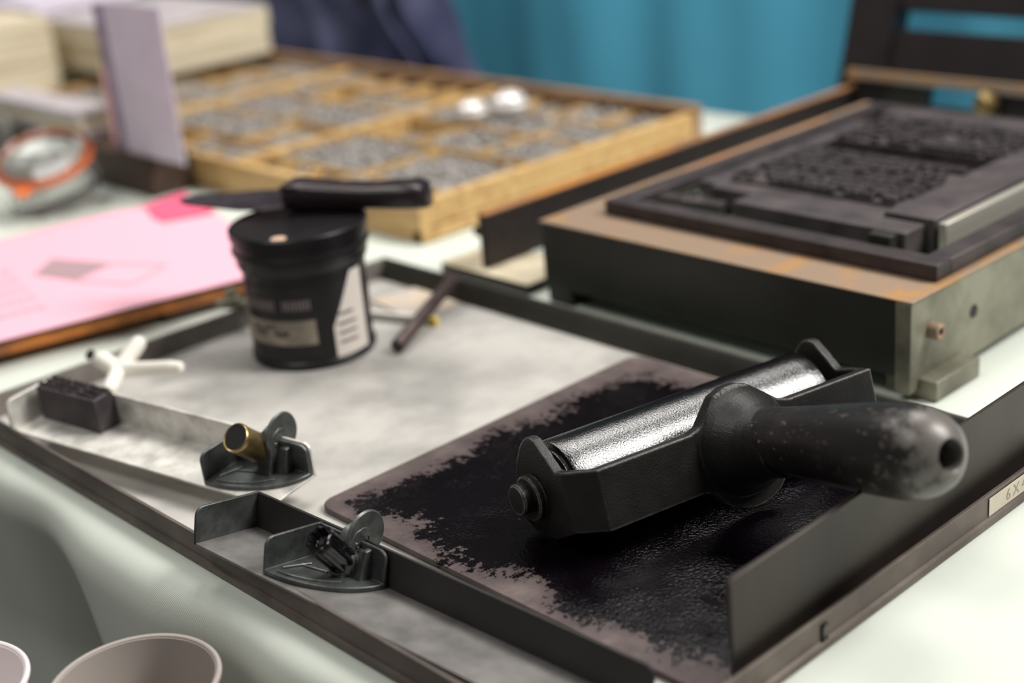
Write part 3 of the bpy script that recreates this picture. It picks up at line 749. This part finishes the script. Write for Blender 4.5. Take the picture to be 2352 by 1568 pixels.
for (px_, py_, s_, lb_) in ((-.512,.478,.016,'left of the two bright silvery lumps lying on the type case'),(-.492,.512,.019,'right of the two bright silvery lumps lying on the type case')):
    m = MB(); m.lathe([(0,0)] + [(s_*math.sin(R(a))*(1+.08*math.sin(a)), s_*.75*(1-math.cos(R(a)))) for a in range(15,180,15)] + [(0,s_*1.5)], 20)
    o_ = m.build('foil_lump', 'silver_foil', M=T(px_, py_, TH-.006)); tag(o_, lb_, 'lump', 'silvery lumps on the type case')

# dark drawer box in front of the case's left part, with the lavender pad on end
dx = thing('dark_wooden_box', 'dark brown wooden box at the type case front, under the lavender pad', 'box', T(-.662,.190,0))
MB().box(-.36, 0, 0, .046, 0, .0395).build('box_body', 'wood_dark', dx, bevel=.001)
lv = thing('lavender_pad', 'tall lavender pad of paper standing on end on the dark wooden box', 'paper pad', T(-.604,.196,.0398))
MB().box(-.106, 0, 0, .0015, 0, .147).build('front_sheet', 'lavender', lv)
MB().box(-.128, -.012, .0016, .007, 0, .144).build('paper_edges', 'lavender_dark', lv)
lv.location.x = -.604

# piles of paper behind
def pile(label, x0, x1, y0, y1, z0, layers, grp='piles of cut paper at the far left'):
    t_ = thing('paper_pile', label, 'pile of paper', T(x0, y0, z0), grp)
    z = 0; rnd = random.Random(int(abs(x0*1000)))
    for i, (h, mm) in enumerate(layers):
        j = rnd.uniform(-.004,.004)
        MB().box(j, x1-x0+j*.7, j, y1-y0-j, z, z+h-.0004).build('bundle', mm, t_, bevel=.0015)
        z += h
    return t_
pile('broad pile of cream paper with grey top on the back of the type case', -1.290, -1.035, .400, .596, .0415, [(.018,'cream_paper'),(.016,'cream_paper'),(.012,'cream_paper'),(.012,'cream_paper'),(.004,'grey_paper')])
pile('tall pile of cream and grey paper bundles right of the leftmost pile', -1.50, -1.300, .40, .56, 0, [(.030,'cream_paper'),(.030,'grey_paper'),(.034,'cream_paper'),(.010,'grey_paper'),(.012,'lavender')])
pile('leftmost tall pile of cream paper at the edge of the picture', -1.42, -1.20, .20, .375, 0, [(.030,'cream_paper'),(.030,'cream_paper'),(.030,'cream_paper'),(.026,'cream_paper')])
pb_ = MB().box(0, .006, 0, .045, 0, .075).build('pink_card', 'pink_beige', M=T(-.775,.215,.0398) @ RZ(R(-12)))
tag(pb_, 'small pinkish card standing on the dark box behind the lavender pad', 'card')
pile('low grey-beige pile of paper on the dark box behind the jar', -1.015, -.800, .196, .232, .0398, [(.010,'grey_paper'),(.010,'cream_paper'),(.010,'grey_paper')])
# ------------------------------------------------------------------ clip-top jar
jr = thing('clip_top_jar', 'squat clear glass jar with an orange rubber seal on the cloth at the far left', 'jar', T(-.735,.125,.012) @ RZ(R(-52)) @ RY(R(19)) @ T(0,0,0))
MB().lathe([(0,0),(.036,0),(.045,.004),(.048,.014),(.047,.026),(.043,.033),(.041,.036),(.037,.036),(.039,.030),(.043,.022),(.043,.012),(.038,.007),(0,.006)], 64).build('glass_body', 'clear_glass', jr)
MB().lathe([(.038,.0365),(.0475,.0365),(.0485,.0385),(.0475,.0405),(.038,.0405),(.038,.0365)], 64).build('rubber_seal', 'rubber_orange', jr)
MB().box(.046,.060,-.006,.006,.0365,.0405).build('seal_tab', 'rubber_orange', jr)
MB().lathe([(.0465,.041),(.047,.044),(.043,.048),(.034,.050),(.030,.047),(0,.046),(0,.043),(.032,.043),(.040,.041),(.0465,.041)], 64).build('glass_lid', 'clear_glass', jr)
gb = MB().lathe([(0,0),(.030,0),(.034,.004),(.034,.055),(.030,.062),(.031,.066),(.027,.066),(.026,.062),(.031,.055),(.031,.006),(0,.005)], 48).build('glass_tumbler', 'clear_glass', M=T(-.945,.150,.0005))
tag(gb, 'clear glass vessel at the left edge, behind the jar with the orange seal', 'glass')

# ------------------------------------------------------------------ chair with denim jacket
chx = thing('chair', 'dark chair behind the table, mostly hidden by the jacket', 'chair', T(-1.33,1.02,-.75))
MB().box(-.22,.22,-.2,.2,.43,.47).build('seat', 'chair_dark', chx, bevel=.01)
MB().box(-.21,.21,-.205,-.175,.50,.88).build('backrest', 'brown_dark', chx, bevel=.01)
for sx in (-.2,.2):
    for sy in (-.18,.18): MB().box(sx-.015,sx+.015,sy-.015,sy+.015,0,.43 if sy > 0 else .86).build('leg', 'chair_dark', chx)
def jk(a, b):
    # a across, b: 0 = bottom of the near side, .55 = top, 1 = bottom of the far side
    s_ = (a-.5)*2
    if b < .5: y = -.045-.030*math.sin(b*PI); z = -.42+.60*(b/.5)
    else:
        t_ = (b-.5)/.5; y = -.045+.14*t_; z = .18-.5*t_
    wd = .255+ .05*max(0, .18-z)
    x = s_*wd + (.30*max(0,(.10-z)) if s_ > 0 else 0)
    f_ = .014*math.sin(a*23+z*7)+.010*math.sin(a*41+1+z*13)+.008*math.sin(z*40+a*9)
    gap = .05*math.exp(-((a-.36)/.05)**2)*max(0, min(1, (.06-z)/.12))
    return (x, y + f_*(1 if b < .5 else -1) + (gap if b < .5 else 0) + .05*s_*s_, z)
jo = MB().grid(jk, 80, 70).build('denim_jacket', 'denim', M=T(-1.33,.858,0))
tag(jo, 'dark blue denim jacket draped over a chair back behind the type case', 'jacket')
so = jo.modifiers.new('t','SOLIDIFY'); so.thickness = .004

# ------------------------------------------------------------------ cups on a stool in front of the table
sto = thing('stool', 'dark seat below the near edge of the table, carrying the paper cups', 'stool', T(-.05,-.40,-.75))
MB().lathe([(0,.622),(.175,.622),(.182,.628),(.182,.640),(.175,.646),(0,.646)], 64).build('seat', 'chair_dark', sto)
for a in (45,135,225,315):
    MB().tube([(.12*math.cos(R(a)),.12*math.sin(R(a)),.622),(.16*math.cos(R(a)),.16*math.sin(R(a)),0)], .012, 12).build('leg', 'chair_dark', sto)
def cup(label, x, y, mm, h):
    t_ = thing('paper_cup', label, 'cup', T(x, y, -.1038), 'paper cups on the stool')
    r0, r1 = .026, .0365
    pr = [(0,.004),(r0-.001,.004),(r1-.0008,h-.002)] 
    rimp = [(r1+.0007+.0013*math.cos(R(a)), h+.0013*math.sin(R(a))) for a in range(180,-181,-40)]
    MB().lathe([(0,.004),(r0-.001,.004),(r1-.001,h),(r1,h),(r0,0),(r0-.002,0),(r0-.002,.003),(0,.003)], 64).build('cup_wall', mm, t_)
    MB().lathe(rimp, 64).build('rolled_rim', mm, t_)
cup('grey-white paper cup below the near table edge, the right one of the two', .0620, -.2470, 'paper_cup', .1030)
cup('white paper cup cut by the bottom left corner of the picture', -.0040, -.3070, 'cup_white', .1030)

# ------------------------------------------------------------------ lights
def area(name, loc, target, sx, sy, power, col=(1,.97,.93)):
    l = bpy.data.lights.new(name, 'AREA'); l.shape = 'RECTANGLE'; l.size = sx; l.size_y = sy; l.energy = power; l.color = col
    o = bpy.data.objects.new(name, l); COL.objects.link(o); o.location = loc
    d = Vector(target)-Vector(loc); o.rotation_euler = d.to_track_quat('-Z','Y').to_euler(); return o
area('ceiling_lamp', (1.30, 1.12, 1.80), (.1,.1,0), .60, 1.1, 74)
area('ceiling_lamp', (-.5, 1.15, 2.0), (-.1,.2,0), .9, .5, 24)
area('ceiling_lamp', (-1.6, .3, 2.0), (-1.0,.6,0), .8, .6, 15)
area('ceiling_lamp', (-.2, -1.1, 2.1), (-.3,.1,0), .9, .6, 17)
W_ = bpy.data.worlds.new('room_light'); S.world = W_; W_.use_nodes = True
W_.node_tree.nodes['Background'].inputs[0].default_value = (1,.98,.95,1); W_.node_tree.nodes['Background'].inputs[1].default_value = .15

# ------------------------------------------------------------------ camera
cam = bpy.data.cameras.new('camera'); co_ = bpy.data.objects.new('camera', cam); COL.objects.link(co_)
cam.sensor_width = 36; cam.lens = 3327/2352*36; cam.clip_start = .02; cam.clip_end = 50
co_.matrix_world = Matrix(((0.68659652,-0.21291596,0.6951633,.590),(0.72224252,0.30939234,-0.61858074,-.476),(-0.08337249,0.92679187,0.36620466,.36),(0,0,0,1)))
cam.dof.use_dof = True; cam.dof.focus_distance = .715; cam.dof.aperture_fstop = 3.6
S.camera = co_
S.view_settings.view_transform = 'Standard'; S.view_settings.look = 'None'; S.view_settings.gamma = 1; S.view_settings.exposure = 0
S.view_settings.use_curve_mapping = False
